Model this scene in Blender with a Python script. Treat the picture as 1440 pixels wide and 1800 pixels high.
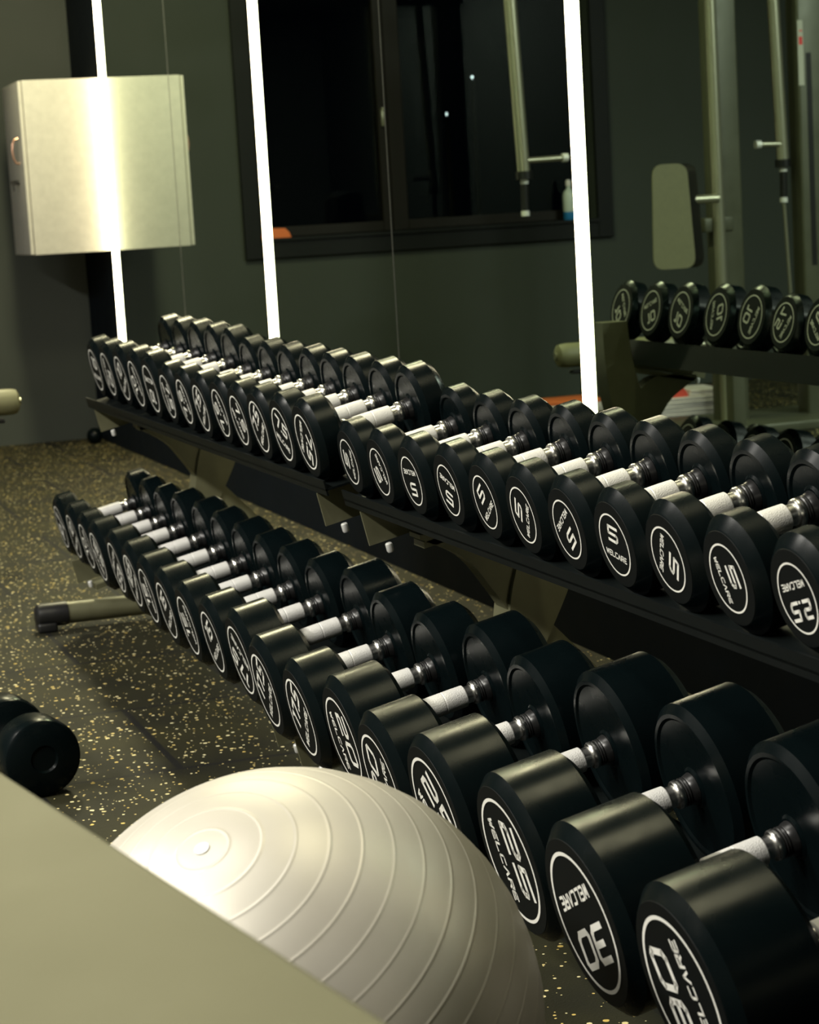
import bpy, bmesh, math, random
from mathutils import Vector, Matrix
random.seed(7)
S = bpy.context.scene
for o in list(bpy.data.objects):
    bpy.data.objects.remove(o)

# ------------------------------------------------------------------ camera
YAW, PITCH, ROLL, FPX = 0.32244, 0.14066, -0.05853, 3752.1
CAM = Vector((12.2152, -2.2101, 1.2))
fwd = Vector((-math.cos(YAW)*math.cos(PITCH), math.sin(YAW)*math.cos(PITCH), -math.sin(PITCH)))
rt = fwd.cross(Vector((0, 0, 1))).normalized()
up = rt.cross(fwd)
r2 = rt*math.cos(ROLL) + up*math.sin(ROLL)
u2 = -rt*math.sin(ROLL) + up*math.cos(ROLL)
cam = bpy.data.cameras.new('camera')
camo = bpy.data.objects.new('camera', cam)
S.collection.objects.link(camo)
camo.matrix_world = Matrix(((r2.x, u2.x, -fwd.x, CAM.x), (r2.y, u2.y, -fwd.y, CAM.y), (r2.z, u2.z, -fwd.z, CAM.z), (0, 0, 0, 1)))
cam.sensor_fit = 'HORIZONTAL'
cam.sensor_width = 36.0
cam.lens = FPX/1440*36.0
cam.clip_start = 0.05
cam.dof.use_dof = True
cam.dof.focus_distance = 3.4
cam.dof.aperture_fstop = 13.0
S.camera = camo

# ------------------------------------------------------------------ world, view, lights
S.view_settings.view_transform = 'Standard'
S.view_settings.look = 'None'
S.view_settings.gamma = 1.0
S.view_settings.use_curve_mapping = False
S.view_settings.exposure = 0.0
try:
    S.cycles.use_denoising = True
    S.cycles.caustics_reflective = False
    S.cycles.caustics_refractive = False
    S.cycles.sample_clamp_indirect = 4.0
    S.cycles.max_bounces = 10
except Exception:
    pass
W = bpy.data.worlds.new('night')
S.world = W
W.use_nodes = True
W.node_tree.nodes['Background'].inputs[0].default_value = (0.02, 0.03, 0.05, 1)
W.node_tree.nodes['Background'].inputs[1].default_value = 0.02
STRIP_POWER = 17.0
STRIP_COLOR = (1.0, 0.87, 0.58)
# ceiling lamps: x, y, size x, size y, power
LAMP_COLOR = (1.0, 0.965, 0.87)
FILL_LAMP_COLOR = (1.0, 0.93, 0.56)  # yellow tint of the added fill lamps
LAMPS = [(10.8, -4.9, 1.2, 0.3, 300, LAMP_COLOR), (8.3, -4.9, 1.2, 0.3, 270, LAMP_COLOR), (5.8, -4.9, 1.2, 0.3, 170, LAMP_COLOR), (9.0, -2.7, 1.2, 0.3, 28, LAMP_COLOR),
         (5.3, -0.32, 1.2, 0.2, 70, FILL_LAMP_COLOR), (9.4, -0.85, 1.2, 0.2, 22, FILL_LAMP_COLOR), (2.6, -0.6, 1.2, 0.3, 115, FILL_LAMP_COLOR)]  # fill added by the mirror wall, in place of mirror bounce and strip light

# ------------------------------------------------------------------ materials
def nodes_of(name):
    m = bpy.data.materials.new(name)
    m.use_nodes = True
    nt = m.node_tree
    return m, nt, nt.nodes['Principled BSDF']

def mat(name, col, rough=0.5, metal=0.0, noise=0.0, scale=20.0, bump=0.0, bscale=200.0, spec=0.5, coat=0.0):
    m, nt, b = nodes_of(name)
    b.inputs['Base Color'].default_value = (*col, 1)
    b.inputs['Roughness'].default_value = rough
    b.inputs['Metallic'].default_value = metal
    b.inputs['Specular IOR Level'].default_value = spec
    b.inputs['Coat Weight'].default_value = coat
    tc = nt.nodes.new('ShaderNodeTexCoord')
    if noise > 0:
        n = nt.nodes.new('ShaderNodeTexNoise')
        n.inputs['Scale'].default_value = scale
        n.inputs['Detail'].default_value = 5
        nt.links.new(tc.outputs['Object'], n.inputs['Vector'])
        r = nt.nodes.new('ShaderNodeMapRange')
        r.inputs['From Min'].default_value = 0.3
        r.inputs['From Max'].default_value = 0.7
        r.inputs['To Min'].default_value = max(0.0, rough-noise)
        r.inputs['To Max'].default_value = min(1.0, rough+noise)
        nt.links.new(n.outputs['Fac'], r.inputs['Value'])
        nt.links.new(r.outputs['Result'], b.inputs['Roughness'])
        mx = nt.nodes.new('ShaderNodeMix')
        mx.data_type = 'RGBA'
        mx.inputs[6].default_value = (*[c*0.85 for c in col], 1)
        mx.inputs[7].default_value = (*[min(1, c*1.12) for c in col], 1)
        nt.links.new(n.outputs['Fac'], mx.inputs[0])
        nt.links.new(mx.outputs[2], b.inputs['Base Color'])
    if bump > 0:
        n2 = nt.nodes.new('ShaderNodeTexNoise')
        n2.inputs['Scale'].default_value = bscale
        nt.links.new(tc.outputs['Object'], n2.inputs['Vector'])
        bp = nt.nodes.new('ShaderNodeBump')
        bp.inputs['Strength'].default_value = bump
        bp.inputs['Distance'].default_value = 0.002
        nt.links.new(n2.outputs['Fac'], bp.inputs['Height'])
        nt.links.new(bp.outputs['Normal'], b.inputs['Normal'])
    return m

def emit(name, col, strength):
    m, nt, b = nodes_of(name)
    b.inputs['Base Color'].default_value = (*col, 1)
    b.inputs['Emission Color'].default_value = (*col, 1)
    b.inputs['Emission Strength'].default_value = strength
    return m

M = {}
M['rubber'] = mat('black_rubber', (0.0018, 0.0040, 0.0045), 0.28, noise=0.06, scale=14, spec=0.11)
M['face'] = mat('black_face', (0.003, 0.004, 0.004), 0.6, spec=0.12)
M['mark'] = mat('white_print', (0.78, 0.77, 0.71), 0.6)
M['chrome'] = mat('chrome', (0.85, 0.84, 0.80), 0.27, 1.0)
M['knurl'] = mat('knurled_steel', (0.76, 0.75, 0.71), 0.55, 0.2, bump=0.5, bscale=500)
M['hub'] = mat('black_hub', (0.02, 0.02, 0.02), 0.3, 0.3)
M['rack'] = mat('rack_paint', (0.15, 0.147, 0.085), 0.42, 0.25, noise=0.05, scale=30)
M['rack_black'] = mat('rack_black', (0.003, 0.0045, 0.0045), 0.45, spec=0.15)
M['cap'] = mat('cap_rubber', (0.01, 0.01, 0.01), 0.4)
M['bolt'] = mat('bolt_white', (0.75, 0.75, 0.72), 0.35, 0.1)
M['wall_paint'] = mat('wall_paint', (0.040, 0.048, 0.040), 0.75, noise=0.05, scale=6)
M['wall_dark'] = mat('wall_dark', (0.0015, 0.0045, 0.0085), 0.7, noise=0.05, scale=5, spec=0.15)
M['ceiling'] = mat('ceiling_paint', (0.03, 0.03, 0.03), 0.9)
M['black_frame'] = mat('black_frame', (0.003, 0.004, 0.0035), 0.5, spec=0.25)
M['brown_frame'] = mat('brown_frame', (0.008, 0.006, 0.004), 0.5, spec=0.25)
M['cabinet'] = mat('cabinet_white', (0.64, 0.62, 0.55), 0.45, noise=0.04, scale=25)
M['copper'] = mat('copper_wire', (0.6, 0.36, 0.26), 0.3, 0.8)
M['black'] = mat('black_metal', (0.01, 0.01, 0.01), 0.35, 0.2)
M['vinyl'] = mat('beige_vinyl', (0.17, 0.165, 0.085), 0.5, noise=0.06, scale=40, bump=0.15, bscale=150)
M['table'] = mat('beige_top', (0.122, 0.116, 0.060), 0.55, noise=0.05, scale=5)
M['steel_tube'] = mat('steel_tube', (0.42, 0.41, 0.31), 0.28, 0.75)
M['machine'] = mat('machine_paint', (0.085, 0.088, 0.058), 0.4, 0.2, noise=0.05, scale=12)
M['cloth'] = mat('white_cloth', (0.80, 0.74, 0.74), 0.9, noise=0.05, scale=60)
M['red_cloth'] = mat('red_cloth', (0.80, 0.10, 0.07), 0.8)
M['orange'] = mat('orange_cloth', (0.85, 0.20, 0.06), 0.75)
M['alu'] = mat('aluminium', (0.4, 0.4, 0.38), 0.35, 0.9)
M['led'] = emit('led_diffuser', STRIP_COLOR, STRIP_POWER)
M['lamp'] = emit('lamp_diffuser', LAMP_COLOR, 3.0)
M['far_lamp'] = emit('far_lamp', (0.9, 0.95, 1.0), 3.0)
M['blue'] = mat('blue_plastic', (0.02, 0.18, 0.45), 0.4)
M['bottle'] = mat('bottle_plastic', (0.6, 0.66, 0.62), 0.25)
M['paper'] = mat('sticker_paper', (0.5, 0.5, 0.42), 0.6)
M['red_ink'] = mat('red_ink', (0.75, 0.04, 0.04), 0.6)

def mirror_mat():
    m, nt, b = nodes_of('tinted_mirror')
    b.inputs['Base Color'].default_value = (0.46, 0.58, 0.50, 1)
    b.inputs['Metallic'].default_value = 1.0
    b.inputs['Roughness'].default_value = 0.0
    tc = nt.nodes.new('ShaderNodeTexCoord')
    n = nt.nodes.new('ShaderNodeTexNoise')
    n.inputs['Scale'].default_value = 3
    nt.links.new(tc.outputs['Object'], n.inputs['Vector'])
    mx = nt.nodes.new('ShaderNodeMix')
    mx.data_type = 'RGBA'
    mx.inputs[6].default_value = (0.455, 0.57, 0.495, 1)
    mx.inputs[7].default_value = (0.475, 0.595, 0.515, 1)
    nt.links.new(n.outputs['Fac'], mx.inputs[0])
    nt.links.new(mx.outputs[2], b.inputs['Base Color'])
    return m
M['mirror'] = mirror_mat()

def glass_mat():
    m, nt, b = nodes_of('night_glass')
    b.inputs['Base Color'].default_value = (0.9, 0.95, 0.95, 1)
    b.inputs['Roughness'].default_value = 0.02
    b.inputs['Transmission Weight'].default_value = 1.0
    b.inputs['IOR'].default_value = 1.3
    return m
M['glass'] = glass_mat()

def floor_mat():
    m, nt, b = nodes_of('rubber_tiles')
    N, L = nt.nodes, nt.links
    def math_(op, a, c=None):
        n = N.new('ShaderNodeMath'); n.operation = op
        for i, v in enumerate((a, c)):
            if v is None: continue
            if isinstance(v, (int, float)): n.inputs[i].default_value = v
            else: L.new(v, n.inputs[i])
        return n.outputs[0]
    g = N.new('ShaderNodeNewGeometry')
    sp = N.new('ShaderNodeSeparateXYZ'); L.new(g.outputs['Position'], sp.inputs[0])
    wob = N.new('ShaderNodeTexNoise'); wob.inputs['Scale'].default_value = 25
    L.new(g.outputs['Position'], wob.inputs['Vector'])
    wv = math_('MULTIPLY', math_('SUBTRACT', wob.outputs['Fac'], 0.5), 0.006)
    cx = math_('DIVIDE', math_('SUBTRACT', math_('ADD', sp.outputs['X'], wv), 7.0145), 0.643)
    idx = math_('FLOOR', cx)
    fx = math_('SUBTRACT', cx, idx)
    odd = math_('MODULO', math_('ADD', idx, 100.0), 2.0)
    cy = math_('ADD', math_('DIVIDE', math_('ADD', math_('ADD', sp.outputs['Y'], wv), 1.258), 0.643), math_('MULTIPLY', odd, 0.5))
    fy = math_('SUBTRACT', cy, math_('FLOOR', cy))
    def edge(f): return math_('MINIMUM', f, math_('SUBTRACT', 1.0, f))
    dmin = math_('MINIMUM', edge(fx), edge(fy))
    seam = math_('LESS_THAN', dmin, 0.0125)
    # flecks
    def flecks(scale, dens, size, seed):
        mp = N.new('ShaderNodeMapping'); mp.inputs['Location'].default_value = (seed, seed*1.7, 0)
        L.new(g.outputs['Position'], mp.inputs[0])
        v = N.new('ShaderNodeTexVoronoi'); v.inputs['Scale'].default_value = scale
        v.voronoi_dimensions = '2D'
        L.new(mp.outputs[0], v.inputs['Vector'])
        s = N.new('ShaderNodeSeparateColor'); L.new(v.outputs['Color'], s.inputs[0])
        n = N.new('ShaderNodeTexNoise'); n.inputs['Scale'].default_value = 3.0; n.inputs['Detail'].default_value = 3
        L.new(mp.outputs[0], n.inputs['Vector'])
        d = math_('MULTIPLY', n.outputs['Fac'], dens*2)
        on = math_('LESS_THAN', s.outputs[0], d)
        sz = math_('ADD', math_('MULTIPLY', s.outputs[1], size), size*0.4)
        near = math_('LESS_THAN', v.outputs['Distance'], sz)
        return math_('MULTIPLY', on, near), s.outputs[2]
    f1, c1 = flecks(46, 0.19, 0.175, 0.0)
    f2, c2 = flecks(85, 0.14, 0.18, 3.3)
    fl = math_('MAXIMUM', f1, f2)
    base = N.new('ShaderNodeTexNoise'); base.inputs['Scale'].default_value = 4; base.inputs['Detail'].default_value = 6
    L.new(g.outputs['Position'], base.inputs['Vector'])
    cr = N.new('ShaderNodeValToRGB')
    cr.color_ramp.elements[0].position = 0.3; cr.color_ramp.elements[0].color = (0.007, 0.007, 0.0025, 1)
    cr.color_ramp.elements[1].position = 0.7; cr.color_ramp.elements[1].color = (0.023, 0.021, 0.0055, 1)
    L.new(base.outputs['Fac'], cr.inputs[0])
    fc = N.new('ShaderNodeValToRGB')
    fc.color_ramp.elements[0].color = (0.75, 0.54, 0.14, 1)
    fc.color_ramp.elements[1].color = (0.92, 0.84, 0.50, 1)
    L.new(c1, fc.inputs[0])
    m1 = N.new('ShaderNodeMix'); m1.data_type = 'RGBA'
    L.new(fl, m1.inputs[0]); L.new(cr.outputs[0], m1.inputs[6]); L.new(fc.outputs[0], m1.inputs[7])
    m2 = N.new('ShaderNodeMix'); m2.data_type = 'RGBA'
    L.new(seam, m2.inputs[0]); L.new(m1.outputs[2], m2.inputs[6]); m2.inputs[7].default_value = (0.004, 0.004, 0.003, 1)
    L.new(m2.outputs[2], b.inputs['Base Color'])
    b.inputs['Roughness'].default_value = 0.72
    b.inputs['Specular IOR Level'].default_value = 0.3
    grain = N.new('ShaderNodeTexNoise'); grain.inputs['Scale'].default_value = 260
    L.new(g.outputs['Position'], grain.inputs['Vector'])
    bp = N.new('ShaderNodeBump'); bp.inputs['Strength'].default_value = 0.35; bp.inputs['Distance'].default_value = 0.003
    L.new(grain.outputs['Fac'], bp.inputs['Height']); L.new(bp.outputs['Normal'], b.inputs['Normal'])
    return m
M['floor'] = floor_mat()

def ball_mat():
    m, nt, b = nodes_of('pearl_vinyl')
    b.inputs['Base Color'].default_value = (0.55, 0.52, 0.455, 1)
    b.inputs['Metallic'].default_value = 0.25
    b.inputs['Roughness'].default_value = 0.34
    tc = nt.nodes.new('ShaderNodeTexCoord')
    n = nt.nodes.new('ShaderNodeTexNoise'); n.inputs['Scale'].default_value = 9; n.inputs['Detail'].default_value = 6
    nt.links.new(tc.outputs['Object'], n.inputs['Vector'])
    r = nt.nodes.new('ShaderNodeMapRange'); r.inputs['To Min'].default_value = 0.36; r.inputs['To Max'].default_value = 0.50
    nt.links.new(n.outputs['Fac'], r.inputs['Value']); nt.links.new(r.outputs['Result'], b.inputs['Roughness'])
    mx = nt.nodes.new('ShaderNodeMix'); mx.data_type = 'RGBA'
    mx.inputs[6].default_value = (0.50, 0.465, 0.39, 1); mx.inputs[7].default_value = (0.60, 0.57, 0.50, 1)
    nt.links.new(n.outputs['Fac'], mx.inputs[0]); nt.links.new(mx.outputs[2], b.inputs['Base Color'])
    return m
M['ball'] = ball_mat()

# ------------------------------------------------------------------ helpers
def link(name, bm, m, parent=None, smooth=False, angle=35):
    me = bpy.data.meshes.new(name)
    bmesh.ops.recalc_face_normals(bm, faces=bm.faces)
    bm.to_mesh(me); bm.free()
    me.materials.append(M[m] if isinstance(m, str) else m)
    if smooth:
        for p in me.polygons: p.use_smooth = True
        try: me.set_sharp_from_angle(angle=math.radians(angle))
        except Exception: pass
    o = bpy.data.objects.new(name, me)
    S.collection.objects.link(o)
    if parent is not None: o.parent = parent
    return o

def thing(name, label, cat, loc=(0, 0, 0), group=None):
    o = bpy.data.objects.new(name, None)
    S.collection.objects.link(o)
    o.location = loc
    o.empty_display_size = 0.05
    return tag(o, label, cat, group)

def tag(o, label, cat, group=None):
    o['label'] = label; o['category'] = cat
    if group: o['group'] = group
    return o

def struct(o, label=None):
    o['kind'] = 'structure'
    if label: o['label'] = label
    return o

def box(bm, x0, x1, y0, y1, z0, z1, bev=0.0):
    r = bmesh.ops.create_cube(bm, size=1.0)
    vs = r['verts']
    for v in vs:
        v.co = Vector((x0+(v.co.x+.5)*(x1-x0), y0+(v.co.y+.5)*(y1-y0), z0+(v.co.z+.5)*(z1-z0)))
    if bev > 0:
        es = list({e for v in vs for e in v.link_edges})
        bmesh.ops.bevel(bm, geom=es, offset=bev, segments=3, affect='EDGES', profile=0.5)
    return bm

def boxobj(name, x0, x1, y0, y1, z0, z1, m, parent=None, bev=0.0):
    bm = bmesh.new(); box(bm, x0, x1, y0, y1, z0, z1, bev)
    return link(name, bm, m, parent, smooth=bev > 0)

def lathe_y(bm, prof, seg=48, axis='Y', cap=True):
    """prof: list of (radius, position); revolve about the given axis."""
    rings = []
    for r, p in prof:
        if r < 1e-6:
            rings.append([bm.verts.new(pos(axis, 0, 0, p))])
        else:
            rings.append([bm.verts.new(pos(axis, r*math.cos(2*math.pi*i/seg), r*math.sin(2*math.pi*i/seg), p)) for i in range(seg)])
    for a, b in zip(rings, rings[1:]):
        for i in range(seg):
            j = (i+1) % seg
            if len(a) == 1 and len(b) == 1: continue
            if len(a) == 1: bm.faces.new((a[0], b[i], b[j]))
            elif len(b) == 1: bm.faces.new((a[i], a[j], b[0]))
            else: bm.faces.new((a[i], a[j], b[j], b[i]))
    return bm

def pos(axis, a, b, p):
    if axis == 'Y': return Vector((a, p, b))
    if axis == 'X': return Vector((p, a, b))
    return Vector((a, b, p))

def tube(bm, pts, r, seg=16):
    pts = [Vector(p) for p in pts]
    rings = []
    n = len(pts)
    ref = None
    for i, p in enumerate(pts):
        d = (pts[min(i+1, n-1)] - pts[max(i-1, 0)]).normalized()
        if ref is None:
            ref = d.orthogonal().normalized()
        ref = (ref - d*ref.dot(d)).normalized()
        q = d.cross(ref)
        rr = r[i] if isinstance(r, (list, tuple)) else r
        rings.append([bm.verts.new(p + (ref*math.cos(2*math.pi*k/seg) + q*math.sin(2*math.pi*k/seg))*rr) for k in range(seg)])
    for a, b in zip(rings, rings[1:]):
        for k in range(seg):
            j = (k+1) % seg
            bm.faces.new((a[k], a[j], b[j], b[k]))
    bm.faces.new(rings[0]); bm.faces.new(rings[-1])
    return bm

def prism_x(bm, poly, x0, x1):
    """polygon in (y, z) extruded along x."""
    a = [bm.verts.new((x0, y, z)) for y, z in poly]
    b = [bm.verts.new((x1, y, z)) for y, z in poly]
    n = len(poly)
    for i in range(n):
        j = (i+1) % n
        bm.faces.new((a[i], a[j], b[j], b[i]))
    bm.faces.new(a); bm.faces.new(b)
    return bm

def bevel_all(bm, off, seg=3, min_angle=20):
    es = [e for e in bm.edges if len(e.link_faces) == 2 and e.calc_face_angle(0) > math.radians(min_angle)]
    bmesh.ops.bevel(bm, geom=es, offset=off, segments=seg, affect='EDGES', profile=0.5)

# ------------------------------------------------------------------ the room
XR, YF, ZC = 14.6, -6.0, 3.8
STRIP0, PITCH_P = 0.9623, 1.5418
bm = bmesh.new(); box(bm, -0.25, XR+0.25, YF-0.25, 0.25, -0.2, 0.0)
struct(link('floor', bm, 'floor'))
bm = bmesh.new(); box(bm, -0.25, XR+0.25, YF-0.25, 0.25, ZC, ZC+0.15)
struct(link('ceiling', bm, 'ceiling'))
# end wall at x = 0 with the window opening
WY0, WY1, WZ0, WZ1 = -3.20, -1.05, 1.06, 2.75
bm = bmesh.new()
box(bm, -0.25, 0, YF, WY0, 0, ZC); box(bm, -0.25, 0, WY1, 0.25, 0, ZC)
box(bm, -0.25, 0, WY0, WY1, 0, WZ0); box(bm, -0.25, 0, WY0, WY1, WZ1, ZC)
struct(link('wall_left', bm, 'wall_paint'))
boxobj('wall_back', 0, XR+0.25, 0.012, 0.25, 0, ZC, 'wall_dark')['kind'] = 'structure'
boxobj('wall_front', -0.25, XR+0.25, YF-0.25, YF, 0, ZC, 'wall_paint')['kind'] = 'structure'
boxobj('wall_right', XR, XR+0.25, YF, 0.012, 0, ZC, 'wall_paint')['kind'] = 'structure'

# window in the end wall
win = thing('window_1', 'wide black framed night window in the end wall', 'window', (0, (WY0+WY1)/2, WZ0))
win['kind'] = 'structure'
win.location = (0, 0, 0)
bm = bmesh.new()
for a in ((WY0-0.10, WY0, WZ0-0.10, WZ1+0.10), (WY1, WY1+0.10, WZ0-0.10, WZ1+0.10)):
    box(bm, 0.0, 0.03, a[0], a[1], a[2], a[3], 0.004)
box(bm, 0.0, 0.03, WY0, WY1, WZ0-0.10, WZ0, 0.004); box(bm, 0.0, 0.03, WY0, WY1, WZ1, WZ1+0.10, 0.004)
link('window_trim', bm, 'black_frame', win)
boxobj('window_sill', -0.20, 0.05, WY0, WY1, WZ0, WZ0+0.018, 'black_frame', win)
YM = -1.93
for y0, y1 in ((WY0, YM-0.02), (YM+0.02, WY1)):
    bm = bmesh.new()
    w = 0.06
    box(bm, -0.16, -0.10, y0, y0+w, WZ0+0.02, WZ1, 0.004); box(bm, -0.16, -0.10, y1-w, y1, WZ0+0.02, WZ1, 0.004)
    box(bm, -0.16, -0.10, y0+w, y1-w, WZ0+0.02, WZ0+0.08, 0.004); box(bm, -0.16, -0.10, y0+w, y1-w, WZ1-0.06, WZ1, 0.004)
    sash = link('sash', bm, 'brown_frame', win)
    boxobj('pane', -0.135, -0.129, y0+w, y1-w, WZ0+0.08, WZ1-0.06, 'glass', sash)
boxobj('mullion', -0.17, -0.09, YM-0.02, YM+0.02, WZ0+0.02, WZ1, 'brown_frame', win)
bm = bmesh.new(); box(bm, -0.10, -0.075, YM+0.045, YM+0.065, 1.70, 1.80, 0.004); box(bm, -0.10, -0.06, YM+0.047, YM+0.063, 1.79, 1.81, 0.003)
link('window_handle', bm, 'steel_tube', win, smooth=True)
for i, (y, z, lab) in enumerate(((-3.567, 2.152, 'higher and brighter of two tiny white lamps outside the night window'), (-3.347, 1.889, 'lower and fainter of two tiny white lamps outside the night window'))):
    t = thing('street_lamp', lab, 'lamp', (-3.0, y, 0), 'lamps outside the window')
    bm = bmesh.new(); lathe_y(bm, [(0, -0.02), (0.011 if i == 0 else 0.008, 0), (0, 0.012)], 12, 'Z')
    o = link('bulb', bm, 'far_lamp', t); o.location = (0, 0, z)
    bm = bmesh.new(); tube(bm, [(0, 0, -0.1), (0, 0, z-0.03)], 0.018, 8)
    link('lamp_post', bm, 'black', t)

# mirror panels and the light strips between them
NP = 8
names = ['nearest the white cabinet', 'left of the middle light strip', 'third from the cabinet, right of the middle light strip',
         'fourth from the cabinet, left of the right light strip', 'fifth from the cabinet, right of the right light strip',
         'sixth from the cabinet, behind the near dumbbells', 'seventh from the cabinet', 'eighth and last from the cabinet']
for k in range(NP):
    x0 = STRIP0 + k*PITCH_P + (0.018 if k % 2 == 0 else 0.002); x1 = STRIP0 + (k+1)*PITCH_P - (0.018 if k % 2 else 0.002)
    t = thing('mirror_panel', 'tall dark tinted wall mirror panel, ' + names[k], 'mirror', (x0, 0, 0.42), 'mirror panels along the back wall')
    bm = bmesh.new(); box(bm, 0, x1-x0, 0.0, 0.010, 0, 2.5, 0.0012)
    o = link('mirror_glass', bm, 'mirror', t)
    if k % 2 == 0: boxobj('polished_edge', x1-x0-.0012, x1-x0+.0008, -.0012, .008, 0, 2.5, 'alu', t)
snames = ['left light strip, running beside the white cabinet', 'middle light strip, left of the seam under the window', 'right light strip, widest of the three in view', 'fourth light strip, behind the near dumbbells', 'fifth light strip, at the near end of the mirrors']
for k in range(5):
    x = STRIP0 + 2*k*PITCH_P
    t = thing('light_strip', 'glowing vertical warm white ' + snames[k], 'light strip', (x, 0, 0.42), 'light strips between the mirrors')
    bm = bmesh.new(); box(bm, -0.017, 0.017, 0.0005, 0.011, 0, 2.5)
    link('aluminium_channel', bm, 'alu', t)
    bm = bmesh.new()
    seg = 10; r = 0.0165
    prof = [(r*math.cos(math.pi*i/seg), 0.0005 - r*1.15*math.sin(math.pi*i/seg)) for i in range(seg+1)]
    a = [bm.verts.new((px, py, 0.004)) for px, py in prof]; b = [bm.verts.new((px, py, 2.496)) for px, py in prof]
    for i in range(seg): bm.faces.new((a[i], a[i+1], b[i+1], b[i]))
    bm.faces.new(a); bm.faces.new(b)
    link('diffuser', bm, 'led', t, smooth=True)

# ceiling lamps, with added fill lamps on the mirror side
lnames = ['over the near end of the aisle', 'over the middle of the aisle', 'over the far end of the aisle', 'above the ball', 'added close to the mirrors to light the far dumbbell backs', 'added close to the mirrors to rim light the near dumbbells', 'added over the far floor to brighten the cabinet']
for i, (x, y, sx, sy, pw, lc) in enumerate(LAMPS):
    t = thing('ceiling_lamp', 'long flat ceiling lamp ' + lnames[i], 'lamp', (x, y, ZC), 'ceiling lamps')
    boxobj('housing', -sx/2-0.02, sx/2+0.02, -sy/2-0.02, sy/2+0.02, -0.05, 0, 'alu', t, 0.004)
    boxobj('diffuser', -sx/2, sx/2, -sy/2, sy/2, -0.056, -0.0505, 'lamp', t)
    l = bpy.data.lights.new('lamp_light', 'AREA'); l.shape = 'RECTANGLE'; l.size = sx; l.size_y = sy
    l.energy = pw; l.color = lc
    lo = bpy.data.objects.new('lamp_light', l); S.collection.objects.link(lo); lo.parent = t; lo.location = (0, 0, -0.06)

# ------------------------------------------------------------------ dumbbells
TH = 0.2162
TV = Vector((0, math.cos(TH), math.sin(TH)))
NV = Vector((0, -math.sin(TH), math.cos(TH)))
HALF_GAP = 0.083
RH = {10: .097, 7.5: .087, 5: .079, 2.5: .077, 12.5: .100, 15: .100, 17.5: .106, 20: .111, 25: .120, 30: .125}
RL = {10: .0650, 7.5: .0577, 5: .0457, 2.5: .0443, 12.5: .0680, 15: .0680, 17.5: .0725, 20: .0770, 25: .0885, 30: .0910}
LH = {10: .065, 7.5: .061, 5: .055, 2.5: .050, 12.5: .076, 15: .082, 17.5: .091, 20: .101, 25: .113, 30: .125}

c = .16
GLYPH = {
 '0': [[(c, 0), (0, c), (0, 1-c), (c, 1), (1-c, 1), (1, 1-c), (1, c), (1-c, 0), (c, 0)]],
 '1': [[(0.25, 1), (0.65, 1), (0.65, 0)]],
 '2': [[(0, 1), (1-c, 1), (1, 1-c), (1, .5+c*.6), (1-c, .5), (c, .5), (0, .5-c*.6), (0, 0), (1, 0)]],
 '3': [[(0, 1), (1-c, 1), (1, 1-c), (1, c), (1-c, 0), (0, 0)], [(0.2, .5), (1, .5)]],
 '5': [[(1, 1), (0, 1), (0, .5), (1-c, .5), (1, .5-c*.6), (1, c), (1-c, 0), (0, 0)]],
 '7': [[(0, 1), (1, 1), (0.55, 0)]],
 'W': [[(0, 1), (.22, 0), (.5, .75), (.78, 0), (1, 1)]],
 'E': [[(1, 1), (c, 1), (0, 1-c), (0, c), (c, 0), (1, 0)], [(0, .5), (.85, .5)]],
 'L': [[(0, 1), (0, 0), (1, 0)]],
 'C': [[(1, 1), (c, 1), (0, 1-c), (0, c), (c, 0), (1, 0)]],
 'A': [[(0, 0), (.5, 1), (1, 0)]],
 'R': [[(0, 0), (0, 1), (1, 1), (1, .5), (.25, .5)], [(.5, .5), (1, 0)]],
}

def stroke(bm, pts, w, f):
    """flat strip along a polyline in label coordinates; f maps (a, b) to 3D."""
    for (ax, ay), (bx, by) in zip(pts, pts[1:]):
        d = Vector((bx-ax, by-ay)); l = d.length
        if l < 1e-9: continue
        d /= l; n = Vector((-d.y, d.x))*w/2; e = d*w/2
        A = Vector((ax, ay)) - e*.6; B = Vector((bx, by)) + e*.6
        vs = [bm.verts.new(f(p)) for p in (A-n, B-n, B+n, A+n)]
        bm.faces.new(vs)

def text(bm, s, cx, cy, width, height, w, f, gap=0.35, slant=0.18):
    cells = []; x = 0.0
    for c in s:
        cw = {'1': 0.75, '.': 0.16}.get(c, 1.0)
        cells.append((c, x, cw)); x += cw + (gap if c != '.' else gap*0.7)
    total = x - gap
    k = width/total
    for c, x0, cw in cells:
        def g(p, x0=x0):
            return (cx - width/2 + (x0 + p[0])*k + slant*height*(p[1]-.5), cy - height/2 + p[1]*height)
        if c == '.':
            q = g((0.08, 0.0)); stroke(bm, [(q[0]-w*.3, q[1]), (q[0]+w*.3, q[1])], w*.8, f); continue
        for pl in GLYPH[c]:
            stroke(bm, [g((p[0]*(1.0 if c != '1' else 1.0), p[1])) for p in pl], w, f)

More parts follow.
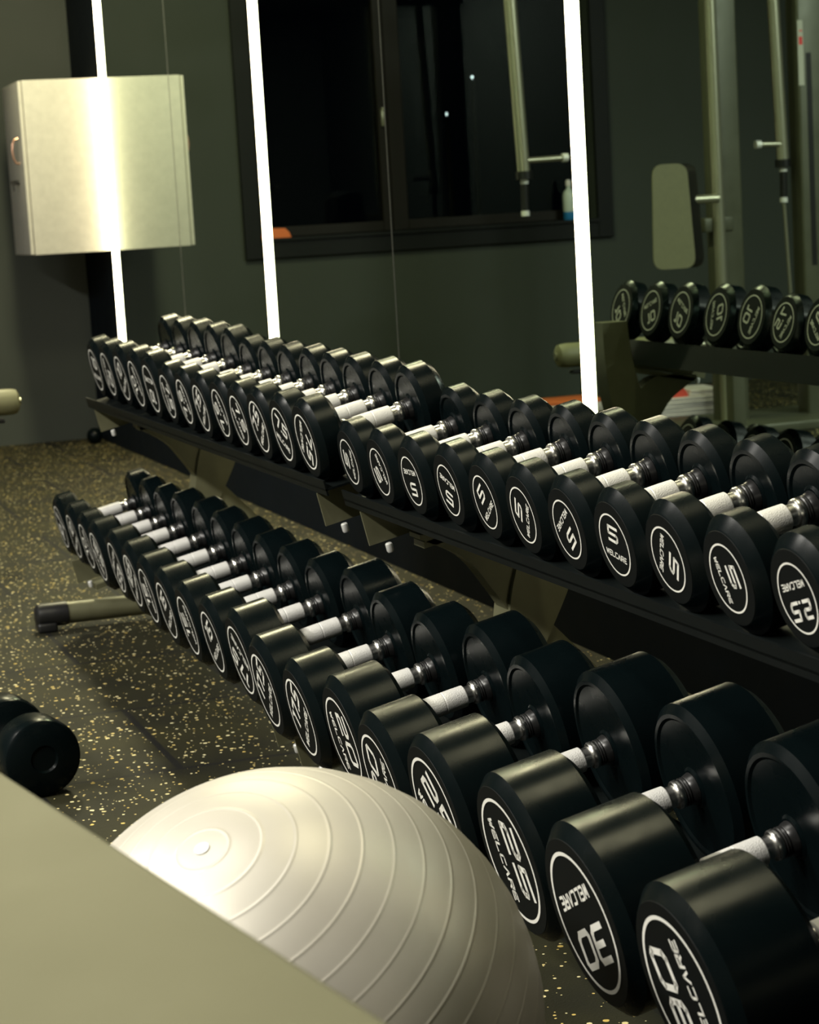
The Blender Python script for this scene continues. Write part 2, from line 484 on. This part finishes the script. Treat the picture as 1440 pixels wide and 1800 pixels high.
def marking_mesh(weight, rl):
    bm = bmesh.new()
    f = lambda p: Vector((p[0], 0, p[1]))
    seg = 72
    w = rl*0.055
    o = [bm.verts.new(f((rl*math.cos(2*math.pi*i/seg), rl*math.sin(2*math.pi*i/seg)))) for i in range(seg)]
    q = [bm.verts.new(f(((rl-w)*math.cos(2*math.pi*i/seg), (rl-w)*math.sin(2*math.pi*i/seg)))) for i in range(seg)]
    for i in range(seg):
        j = (i+1) % seg
        bm.faces.new((o[i], o[j], q[j], q[i]))
    s = ('%g' % weight)
    nd = len(s.replace('.', ''))
    wid = {1: .58, 2: 1.12, 3: 1.30}[nd]*rl
    if s[0] == '1' and nd == 2: wid = .86*rl
    text(bm, s, 0, rl*.34, wid, rl*.46, rl*.10, f, gap=0.40)
    text(bm, 'WELCARE', 0, -rl*.36, rl*1.32, rl*.17, rl*.042, f, gap=0.42, slant=.12)
    me = bpy.data.meshes.new('marking')
    bm.to_mesh(me); bm.free()
    me.materials.append(M['mark'])
    return me

MESH = {}
def dumbbell_meshes(w):
    if w in MESH: return MESH[w]
    R, rl, lh = RH[w], RL[w], LH[w]
    fr = min(rl + .019, R-.010)
    b = .014
    bm = bmesh.new()
    # outer face is at y = -lh, inner face at 0
    prof = [(0, -lh), (fr-.002, -lh), (fr, -lh+.0012)]
    prof += [(R, -lh+b), (R, -.010), (R-.012, 0), (R-.018, 0), (R-.022, -.003), (.030, -.003), (.026, 0.0), (0, 0.0)]
    lathe_y(bm, prof, 64)
    head = bpy.data.meshes.new('head')
    bmesh.ops.recalc_face_normals(bm, faces=bm.faces)
    bm.to_mesh(head); bm.free(); head.materials.append(M['rubber'])
    for p in head.polygons: p.use_smooth = True
    head.set_sharp_from_angle(angle=math.radians(24))
    bm = bmesh.new()
    lathe_y(bm, [(0, -.0008), (fr-.003, -.0008), (fr-.0025, .0)], 64)
    plate = bpy.data.meshes.new('face_plate'); bmesh.ops.recalc_face_normals(bm, faces=bm.faces)
    bm.to_mesh(plate); bm.free(); plate.materials.append(M['face'])
    MESH[w] = (head, plate, marking_mesh(w, rl))
    return MESH[w]

def mk(name, bm, m):
    me = bpy.data.meshes.new(name)
    bmesh.ops.recalc_face_normals(bm, faces=bm.faces)
    bm.to_mesh(me); bm.free(); me.materials.append(M[m])
    for p in me.polygons: p.use_smooth = True
    me.set_sharp_from_angle(angle=math.radians(35))
    return me
h = HALF_GAP
bm = bmesh.new(); lathe_y(bm, [(0, -.041), (.0170, -.041), (.0190, -.039), (.0194, -.02), (.0194, -.0015), (.0186, -.0005), (.0186, .0005), (.0194, .0015), (.0194, .02), (.0190, .039), (.0170, .041), (0, .041)], 32)
GRIP = mk('grip', bm, 'knurl')
bm = bmesh.new(); lathe_y(bm, [(.0150, -h), (.0150, h)], 32)
BAR = mk('handle', bm, 'chrome')
bm = bmesh.new(); lathe_y(bm, [(.0150, -.0055), (.0190, -.0050), (.0205, -.0025), (.0205, .0025), (.0190, .0050), (.0150, .0055)], 32)
COLLAR = mk('collar', bm, 'chrome')
bm = bmesh.new(); lathe_y(bm, [(.0150, -.0115), (.019, -.0115), (.0205, -.010), (.0195, -.0085), (.0205, -.006), (.0195, -.004), (.0215, -.001), (.0235, .006), (.0150, .006)], 32)
HUB = mk('hub', bm, 'hub')

def put(me, name, parent, loc=(0, 0, 0), rot=(0, 0, 0)):
    o = bpy.data.objects.new(name, me)
    S.collection.objects.link(o)
    o.parent = parent; o.location = loc; o.rotation_euler = rot
    return o

def dumbbell(w, front_center, phi, phi_back, label, group, rot=None):
    head, plate, marking = dumbbell_meshes(w)
    lh = LH[w]
    L2 = h + lh
    c = Vector(front_center) + TV*L2 if rot is None else Vector(front_center)
    t = thing('dumbbell', label, 'dumbbell', c, group)
    t.rotation_euler = (TH, 0, 0) if rot is None else rot
    put(BAR, 'handle', t)
    put(GRIP, 'grip', t)
    for s in (-1, 1):
        rz = 0 if s < 0 else math.pi
        hd = put(head, 'head', t, (0, s*h, 0), (0, 0, rz))
        put(plate, 'face_plate', hd, (0, -lh, 0))
        # phi is measured from up towards +x of the rack, seen from the outside of each end
        ph = phi if s < 0 else -phi_back
        put(marking, 'marking', hd, (0, -lh-.0016, 0), (0, math.radians(ph), 0))
        put(COLLAR, 'collar', t, (0, s*(h-.0245), 0))
        put(HUB, 'hub', t, (0, s*(h-.0065), 0), (0, 0, 0 if s > 0 else math.pi))
    return t

FAR = [(5.731, -1.024, .767), (5.951, -1.028, .766), (6.164, -1.029, .766), (6.395, -1.036, .765), (6.609, -1.040, .764), (6.794, -1.037, .757), (6.989, -1.038, .757),
       (7.199, -1.045, .755), (7.378, -1.041, .756), (7.580, -1.049, .755), (7.758, -1.050, .754), (7.954, -1.053, .754), (8.136, -1.055, .753)]
NEAR = [(8.311, -1.020, .728), (8.504, -1.022, .728), (8.679, -1.020, .728), (8.852, -1.014, .730), (9.030, -1.016, .729), (9.201, -1.019, .728), (9.376, -1.021, .728),
        (9.546, -1.022, .728), (9.706, -1.018, .729), (9.878, -1.019, .728), (10.040, -1.013, .728)]
LOW = [(5.847, -1.187, .316), (6.073, -1.189, .315), (6.288, -1.191, .315), (6.511, -1.200, .316), (6.737, -1.194, .317), (6.965, -1.198, .316), (7.195, -1.207, .314),
       (7.414, -1.211, .314), (7.629, -1.210, .314), (7.847, -1.207, .314), (8.094, -1.209, .322), (8.370, -1.232, .317), (8.617, -1.233, .317), (8.847, -1.224, .323),
       (9.110, -1.244, .319), (9.365, -1.242, .328), (9.628, -1.231, .331), (9.909, -1.245, .332), (10.175, -1.244, .332)]
WF = [10]*5 + [7.5]*8
WN = [5]*10 + [2.5]
WL = [10]*3 + [12.5]*3 + [15]*4 + [17.5]*3 + [20]*2 + [25]*2 + [30]*2
PF = [8, 104, -29, -112, -175, 84, -109, -38, -117, 65, -39, 26, 123]
PN = [-75, -115, 180, -161, -33, -62, 146, 9, 119, 74, 164]
PL = [-150, -30, -109, 44, 142, -50, -103, -32, -105, -28, -143, -49, -54, 77, -76, 48, 77, 154, -112]
PBACK = [-124, 160, -154, 85, -64, -54, 41]
ORD = ['first', 'second', 'third', 'fourth', 'fifth', 'sixth', 'seventh', 'eighth', 'ninth', 'tenth', 'eleventh', 'twelfth', 'thirteenth']
def settle(p, w, plane):
    """slide along the shelf normal so that the head rests on the shelf plane."""
    p = Vector(p)
    return p + NV*(plane + RH[w] + .0005 - NV.dot(p))
PLANE_F, PLANE_N, PLANE_L = .875, .849, .466
for i, (p, w) in enumerate(zip(FAR, WF)):
    dumbbell(w, settle(p, w, PLANE_F), PF[i], PBACK[i] if i < 7 else random.uniform(-180, 180),
             'black round dumbbell marked %g, %s from the left on the far upper shelf' % (w, ORD[i]), 'dumbbells on the far upper shelf')
for i, (p, w) in enumerate(zip(NEAR, WN)):
    dumbbell(w, settle(p, w, PLANE_N), PN[i], random.uniform(-180, 180),
             'black round dumbbell marked %g, %s from the left on the near upper shelf' % (w, ORD[i]), 'dumbbells on the near upper shelf')
for i, (p, w) in enumerate(zip(LOW, WL)):
    far = i < 11
    dumbbell(w, settle(p, w, PLANE_L), PL[i], random.uniform(-180, 180),
             'black round dumbbell marked %g, %s from the left on the %s lower shelf' % (w, ORD[i if far else i-11], 'far' if far else 'near'),
             'dumbbells on the %s lower shelf' % ('far' if far else 'near'))

# ------------------------------------------------------------------ the rack
rack = thing('dumbbell_rack', 'long two tier dumbbell rack with black shelves and olive grey uprights', 'rack', (0, 0, 0))

def tray(name, x0, x1, plane, yf, length, s0f=0.0, lip=0.0, ps=0.0):
    """shelf section: cross-section in (s along the slope, w along the normal)."""
    zf = (plane + yf*math.sin(TH))/math.cos(TH)
    o = Vector((0, yf, zf))
    def P(s, w): 
        v = o + TV*s + NV*w
        return (v.y, v.z)
    bm = bmesh.new()
    t = .004
    rail = .125
    d = .022
    def bar(s0, s1, w0, w1):
        prism_x(bm, [P(s0, w0), P(s1, w0), P(s1, w1), P(s0, w1)], x0, x1)
    bar(s0f, rail, -t, 0)                    # front rail
    bar(length-rail, length, -t, 0)          # back rail
    if lip > 0: bar(0, t, -.014, lip)             # raised front lip
    else: bar(s0f, s0f+t, -.016, -t)
    bar(length-t, length, -.080, -t)         # back skirt
    bar(rail-t, rail, -d, -t); bar(length-rail, length-rail+t, -d, -t)
    bar(rail, length-rail, -d-t, -d)         # channel floor
    tr = link(name, bm, 'rack_black', rack)
    for xe, sgn in ((x0, 1), (x1, -1)):
        bm = bmesh.new()
        xb = xe + sgn*.085
        prism_x(bm, [P(ps+.002, -.014-t), P(length-t-.002, -d-2*t), P(length-t-.002, -.088), P(ps+.002, -.088)], xb-.0025, xb+.0025)
        link('end_plate', bm, 'rack', tr)
        for s in (ps+.035, length-.03):
            bm = bmesh.new()
            c = o + TV*s + NV*-.099
            lathe_y(bm, [(0, -.010), (.005, -.010), (.007, -.007), (.007, .007), (.005, .009), (0, .009)], 16, 'Z')
            b = link('bolt', bm, 'bolt', tr, smooth=True)
            b.location = Vector((xb + .018, c.y, c.z)); b.rotation_euler = (TH, 0, 0)
            b['label'] = 'white bolt end'
    return tr
tray('shelf', 5.655, 8.222, PLANE_F, -1.047, .325, 0, .017, 0)
tray('shelf', 8.235, 11.1, PLANE_N, -1.015, .295, 0, .017, 0)
tray('shelf', 5.735, 8.190, PLANE_L, -1.168, .290, .035)
tray('shelf', 8.215, 11.1, PLANE_L, -1.172, .290, .035)

def interp(pts, n):
    """smooth open polyline through pts (Catmull-Rom)."""
    out = []
    P = [pts[0]] + list(pts) + [pts[-1]]
    for i in range(1, len(P)-2):
        for k in range(n):
            t = k/n
            a, b, c, d = P[i-1], P[i], P[i+1], P[i+2]
            out.append(tuple(.5*((2*b[j]) + (-a[j]+c[j])*t + (2*a[j]-5*b[j]+4*c[j]-d[j])*t*t + (-a[j]+3*b[j]-3*c[j]+d[j])*t**3) for j in (0, 1)))
    out.append(tuple(pts[-1]))
    return out

def frame(x, dz):
    w = .042
    # upright: banana-shaped, runs from the foot up behind the upper shelf
    back = interp([(-.84, .09), (-.755, .26), (-.685, .385), (-.632, .50), (-.608, .65), (-.603, .80+dz)], 5)
    front = interp([(-.690, .80+dz), (-.700, .70), (-.722, .60), (-.760, .48), (-.785, .36), (-.86, .22), (-.95, .09)], 5)
    bm = bmesh.new(); prism_x(bm, back+front, x-w, x+w)
    bevel_all(bm, .018, 3, 50)
    u = link('upright', bm, 'rack', rack, smooth=True)
    # curved arm under the upper shelf
    lower = interp([(-.765, .425), (-.800, .478), (-.850, .540), (-.938, .594+dz*.5)], 5)
    upper = interp([(-.938, .606+dz*.7), (-.850, .613+dz), (-.775, .606+dz), (-.720, .560)], 5)
    bm = bmesh.new(); prism_x(bm, lower+upper, x-.030, x+.030)
    link('shelf_arm', bm, 'rack', u)
    bm = bmesh.new(); prism_x(bm, [(-.64, .665+dz), (-.93, .597+dz), (-.93, .585+dz), (-.64, .645+dz)], x-.030, x+.030)
    link('shelf_bracket', bm, 'rack', u)
    # arm to the lower shelf
    lower = interp([(-.80, .20), (-.90, .165), (-1.10, .115)], 5)
    bm = bmesh.new(); prism_x(bm, lower+[(-1.10, .130), (-.90, .175), (-.79, .24)], x-.030, x+.030)
    link('shelf_arm', bm, 'rack', u)
    # rear leg
    bm = bmesh.new(); prism_x(bm, [(-.690, .405), (-.705, .345), (-.43, .05), (-.36, .05)], x-.034, x+.034)
    bevel_all(bm, .012, 3, 30)
    link('rear_leg', bm, 'rack', rack, smooth=True)
    # floor tube with rubber caps at both ends
    bm = bmesh.new()
    tube(bm, [(x, -1.19, .050), (x, -.37, .050)], .033, 24)
    f = link('foot_tube', bm, 'rack', rack, smooth=True)
    for s, y in ((-1, -1.19), (1, -.37)):
        bm = bmesh.new()
        lathe_y(bm, [(0, 0), (.0365, 0), (.0365, .075), (.034, .088), (.024, .097), (0, .1)], 28)
        bm2 = bm
        box(bm2, -.034, .034, .035, .095, -.05, -.02, .008)
        c = link('rubber_cap', bm2, 'cap', f, smooth=True)
        c.location = (x, y, .050); c.rotation_euler = (0, 0, math.pi if s < 0 else 0)
frame(5.83, 0.0)
frame(8.43, -.018)
frame(11.0, -.018)

# ------------------------------------------------------------------ exercise ball
RB = .2895
BC = Vector((9.946, -1.630, RB))
bm = bmesh.new()
prof = []
def ridge(a):
    r = RB
    for k in range(0, 24):
        c = .105 + .125*k
        d = (a-c)/.008
        if abs(d) < 1.5: r += .0005*math.exp(-d*d*2.2)
    if a < .03: r -= .004*(1-(a/.03)**2)
    return r
na = 900
for i in range(na+1):
    a = math.pi*i/na
    r = ridge(a)
    prof.append((max(0, r*math.sin(a)), r*math.cos(a)) if 0 < i < na else (0, r*math.cos(a)))
lathe_y(bm, prof, 128, 'Z')
ball = thing('exercise_ball', 'large pearly beige exercise ball with ribbed rings beside the rack', 'ball', (BC.x, BC.y, 0))
bo = link('ball_skin', bm, 'ball', ball, smooth=True, angle=80)
pd = Vector((.3415, -.3817, .8589)).normalized()
q = Vector((0, 0, 1)).rotation_difference(pd)
bo.location = (0, 0, RB); bo.rotation_mode = 'QUATERNION'; bo.rotation_quaternion = q
bm = bmesh.new(); lathe_y(bm, [(0, RB+.0015), (.0085, RB+.0012), (.0098, RB-.001), (.0095, RB-.008)], 28, 'Z')
pl = link('plug', bm, 'bolt', ball, smooth=True); pl.location = (0, 0, RB); pl.rotation_mode = 'QUATERNION'; pl.rotation_quaternion = q
pl['label'] = 'white plug'

# ------------------------------------------------------------------ table in the near left corner
A = Vector((10.42, -1.991)); B = Vector((11.125, -1.87)); ed = (B-A).normalized(); en = Vector((ed.y, -ed.x))
table = thing('side_table', 'pale beige table top filling the near left corner, out of focus', 'table', (A.x, A.y, 0))
ang = math.atan2(ed.y, ed.x)
table.rotation_euler = (0, 0, ang)
bm = bmesh.new(); box(bm, -.55, 1.25, -.75, 0, .712, .75, .008)
link('table_top', bm, 'table', table, smooth=True)
for x in (-.48, 1.18):
    for y in (-.68, -.10):
        bm = bmesh.new(); tube(bm, [(x, y, 0), (x, y, .712)], .018, 14)
        link('leg', bm, 'black', table, smooth=True)

# ------------------------------------------------------------------ black dumbbell on the floor at the left edge
MESH_BACK = RH.copy()
a = Vector((7.394, -1.599, .085)); b = Vector((7.747, -1.587, .085))
t = thing('dumbbell', 'plain black dumbbell lying on the floor at the left edge', 'dumbbell', (a+b)/2)
t.rotation_euler = (0, 0, math.atan2(b.y-a.y, b.x-a.x) + .10)
for s in (-1, 1):
    bm = bmesh.new()
    R0 = .085
    lathe_y(bm, [(0, 0), (R0-.012, 0), (R0-.004, .004), (R0, .012), (R0, .085), (R0-.003, .094), (R0-.012, .100), (.03, .103), (.026, .098), (0, .098)], 56, 'X')
    o = link('head', bm, 'rubber', t, smooth=True); o.location = (s*.075, 0, 0); o.rotation_euler = (0, 0, 0 if s > 0 else math.pi)
bm = bmesh.new(); lathe_y(bm, [(.017, -.075), (.020, -.02), (.020, .02), (.017, .075)], 28, 'X')
link('handle', bm, 'knurl', t, smooth=True)['label'] = 'steel handle'

# ------------------------------------------------------------------ wall cabinet
cab = thing('wall_cabinet', 'white wall cabinet hung beside the left light strip', 'cabinet', (.385, -.44, 1.075))
CX = .928-.385
bm = bmesh.new()
box(bm, 0, CX, .022, .452, 0, .901, .003)
link('body', bm, 'cabinet', cab, smooth=True)
bm = bmesh.new(); box(bm, 0.002, CX-.002, 0, .019, .003, .898, .003)
door = link('door', bm, 'cabinet', cab, smooth=True)
bm = bmesh.new()
hx, hz = CX-.135, .545
tube(bm, [(hx, .002, hz-.065), (hx, -.018, hz-.062), (hx, -.030, hz-.035), (hx, -.034, hz), (hx, -.030, hz+.035), (hx, -.018, hz+.062), (hx, .002, hz+.065)], .006, 10)
link('handle', bm, 'copper', door, smooth=True)['label'] = 'copper bow handle'
bm = bmesh.new(); lathe_y(bm, [(0, -.012), (.011, -.012), (.012, -.009), (.012, .002), (0, .002)], 20)
lk = link('lock', bm, 'black', door, smooth=True); lk.location = (CX-.20, 0, .385)
bm = bmesh.new(); box(bm, -.003, .003, -.045, -.010, -.012, .012, .001); box(bm, -.0025, .0025, -.035, -.028, -.045, -.010, .001)
kx = link('key', bm, 'black', door); kx.location = (CX-.20, 0, .385)

# ------------------------------------------------------------------ small things at the far end
t = tag(boxobj('rubber_ball', 0, 1, 0, 1, 0, 1, 'rubber'), 'small black ball on the floor in the far corner', 'ball')
bm = bmesh.new(); bmesh.ops.create_uvsphere(bm, u_segments=28, v_segments=18, radius=.045)
bm.to_mesh(t.data); bm.free()
for p in t.data.polygons: p.use_smooth = True
t.location = (.33, -.075, .045)

RZ = .588
leg = thing('leg_bench', 'padded roller of a leg bench reaching in at the left edge', 'bench', (4.36, -1.426, 0))
bm = bmesh.new(); lathe_y(bm, [(0, .36), (.030, .358), (.043, .350), (.047, .335), (.0485, .315), (.0485, -.12), (.045, -.14), (0, -.14)], 36)
o = link('roller_pad', bm, 'vinyl', leg, smooth=True); o.location = (0, 0, RZ)
bm = bmesh.new(); tube(bm, [(0, -.40, RZ), (0, .365, RZ)], .014, 14); link('axle', bm, 'steel_tube', leg, smooth=True)
bm = bmesh.new(); box(bm, -.03, .03, -.46, -.40, .06, .66, .006); link('post', bm, 'machine', leg, smooth=True)
bm = bmesh.new(); box(bm, -.03, .03, -.75, -.10, 0, .06, .008); link('foot', bm, 'machine', leg, smooth=True)
bm = bmesh.new(); box(bm, -.02, .02, -.42, .30, RZ-.075, RZ-.060, .004); link('carrier_plate', bm, 'black', leg, smooth=True)

# things on the window sill
t = tag(boxobj('orange_cloth', 0, 1, 0, 1, 0, 1, 'orange'), 'small folded orange cloth on the window sill', 'cloth')
bm = bmesh.new(); prism_x(bm, [(-.085, 0), (.085, 0), (.06, .03), (.035, .058), (-.05, .055), (-.075, .03)], -.05, .05); bevel_all(bm, .008, 2, 20)
bm.to_mesh(t.data); bm.free(); t.location = (-.02, -1.145, WZ0+.018)
t = thing('spray_bottle', 'small white and blue bottle on the window sill', 'bottle', (-.02, -3.03, WZ0+.018))
bm = bmesh.new(); lathe_y(bm, [(0, .05), (.036, .05), (.038, .06), (.038, .15), (.03, .175), (.014, .19), (.013, .21), (0, .21)], 24, 'Z'); link('body', bm, 'bottle', t, smooth=True)
bm = bmesh.new(); lathe_y(bm, [(0, 0), (.036, 0), (.038, .004), (.038, .05), (0, .05)], 24, 'Z'); link('base', bm, 'blue', t, smooth=True)
bm = bmesh.new(); lathe_y(bm, [(0, .208), (.017, .208), (.017, .235), (.010, .245), (0, .245)], 18, 'Z'); link('lid', bm, 'cloth', t, smooth=True)

# folded towels on the floor under the window
def towel(name, label, group, cx, cy, z, lx, ly, hgt, m, rot=0.0, layers=3):
    bm = bmesh.new()
    hh = hgt/layers
    for k in range(layers):
        sh = .004*math.sin(k*2.1)
        box(bm, -lx/2+sh, lx/2+sh, -ly/2, ly/2-abs(sh), k*hh+.0004, (k+1)*hh-.0004, hh*.42)
    o = link(name, bm, m, None, smooth=True)
    o.location = (cx, cy, z); o.rotation_euler = (0, 0, rot)
    return tag(o, label, 'towel', group)
z = 0.001
pos_names = ['lowest', 'second lowest', 'middle', 'second highest', 'topmost']
for k in range(5):
    towel('folded_towel', 'folded white towel on the floor below the window, %s of its stack' % pos_names[k], 'stacked white towels', 1.62+.006*math.sin(k*3), -2.90-.012*math.sin(k*1.7), z, .34, .50-.014*k, .021, 'cloth', .03*math.sin(k*2.3), 2)
    z += .0215
towel('folded_towel', 'crumpled white towel lying on the towel stack beside the red cloth', 'stacked white towels', 1.62, -3.035, z, .28, .18, .034, 'cloth', .12, 2)
t = tag(boxobj('red_cloth', 0, 1, 0, 1, 0, 1, 'red_cloth'), 'red cloth folded on top of the white towel stack', 'cloth')
bm = bmesh.new(); prism_x(bm, [(-.085, 0), (.10, 0), (.06, .05), (.02, .066), (-.05, .060), (-.080, .02)], -.13, .13); bevel_all(bm, .010, 2, 20)
bm.to_mesh(t.data); bm.free(); t.location = (1.62, -2.835, z)
towel('folded_towel', 'folded white towel on the floor under the orange cloth', None, .92, -2.56, .001, .30, .36, .048, 'cloth', 0, 3)
t = towel('folded_cloth', 'folded orange cloth on the single white towel on the floor', None, .92, -2.55, .0495, .26, .33, .026, 'orange', .02, 1)
t['category'] = 'cloth'

# ------------------------------------------------------------------ cable machine seen in the mirror
cm = thing('cable_machine', 'tall olive grey cable machine with hanging guide rods and a beige pad', 'machine', (2.5, -2.8, 0))
def mp(y, z, x=0.0): return (x, -y+2.8, z)
def mtube(name, pts, r, m, parent, seg=20):
    bm = bmesh.new(); tube(bm, pts, r, seg); return link(name, bm, m, parent, smooth=True)
def rod(y, zb, arm_to, arm_z, long_=None):
    g = mtube('guide_rod', [mp(y-.045, 2.72), mp(y, zb)], .031, 'steel_tube', cm)
    mtube('stopper', [mp(y, zb+.005), mp(y+.001, zb-.035)], .040, 'black', g)
    mtube('ring', [mp(y, zb-.036), mp(y, zb-.056)], .020, 'bolt', g)
    mtube('stem', [mp(y, zb-.055), mp(y-.002, zb-.185)], .018, 'black', g)
    mtube('ring', [mp(y-.002, zb-.185), mp(y-.002, zb-.21)], .020, 'bolt', g)
    mtube('side_arm', [mp(y, arm_z, .012), mp(arm_to, arm_z+.004, .012)], .014, 'steel_tube', g)
    mtube('arm_knob', [mp(arm_to-.015*(1 if arm_to > y else -1), arm_z+.004, .012), mp(arm_to+.012*(1 if arm_to > y else -1), arm_z+.004, .012)], .021, 'bolt', g)
    if long_: mtube('cable', [mp(y-.002, zb-.20), mp(y+.035, long_)], .009, 'steel_tube', g, 10)
rod(1.72, 1.345, 1.935, 1.400)
rod(3.130, 1.335, 2.985, 1.415, .30)
# main column, a lit front tube and the wide box behind it
bm = bmesh.new(); box(bm, -.05, .05, -.08, .08, 0.02, 2.74, .012)
c = link('column', bm, 'machine', cm, smooth=True); c.location = (-.02, 0, 0)
mtube('front_tube', [mp(2.725, 2.74, .05), mp(2.74, .02, .05)], .030, 'steel_tube', cm)
bm = bmesh.new(); box(bm, -.06, .06, -.60, -.40, 0.02, 2.74, .015)
s = link('weight_shroud', bm, 'machine', cm, smooth=True)
bm = bmesh.new(); box(bm, .0595, .0605, -.475, -.445, .80, 1.86, .0)
link('slot', bm, 'black', s)
bm = bmesh.new(); box(bm, .0602, .0612, -.432, -.402, 1.70, 2.02, .0)
st = link('sticker', bm, 'paper', s)
bm = bmesh.new(); box(bm, .0612, .0616, -.428, -.408, 1.90, 1.94); box(bm, .0612, .0616, -.428, -.412, 1.965, 1.972); link('red_mark', bm, 'red_ink', st)
bm = bmesh.new(); box(bm, -.35, .35, -.62, .62, 0, .05, .01); link('base_frame', bm, 'machine', cm, smooth=True)
bm = bmesh.new(); box(bm, -.06, .06, -.62, 1.15, 2.66, 2.76, .012); link('top_beam', bm, 'machine', cm, smooth=True)
bm = bmesh.new(); box(bm, -.02, .02, -.085, -.075, .66, .92, 0.0)
# back pad: rounded trapezoid with depth
def rounded(poly, r, n=6):
    out = []
    m = len(poly)
    for i in range(m):
        p0, p1, p2 = (Vector(poly[i-1]), Vector(poly[i]), Vector(poly[(i+1) % m]))
        a = p1 + (p0-p1).normalized()*r; b = p1 + (p2-p1).normalized()*r
        for k in range(n+1):
            t = k/n
            out.append(tuple(a*(1-t)**2 + p1*2*t*(1-t) + b*t*t))
    return out
poly = rounded([(.470, 1.345), (.285, 1.345), (.255, .835), (.485, .835)], .060)
bm = bmesh.new(); prism_x(bm, poly, .1505, .158); bevel_all(bm, .003, 2, 60)
pad = link('back_pad', bm, 'vinyl', cm, smooth=True); pad['label'] = 'beige pad face'
bm = bmesh.new()
fa = [bm.verts.new((.150, y, z)) for y, z in poly]; fb = [bm.verts.new((.085, y-.085, z-.002)) for y, z in poly]
for i in range(len(poly)):
    j = (i+1) % len(poly); bm.faces.new((fa[i], fa[j], fb[j], fb[i]))
bm.faces.new(fa); bm.faces.new(fb)
link('pad_side', bm, 'black', pad, smooth=True)
mtube('pad_arm', [mp(2.58, 1.165, .085), mp(2.715, 1.165, .085)], .022, 'steel_tube', cm)
bm = bmesh.new(); box(bm, -.04, .04, -.02, .14, 1.0, 1.07, .006); link('pad_bracket', bm, 'machine', cm, smooth=True)
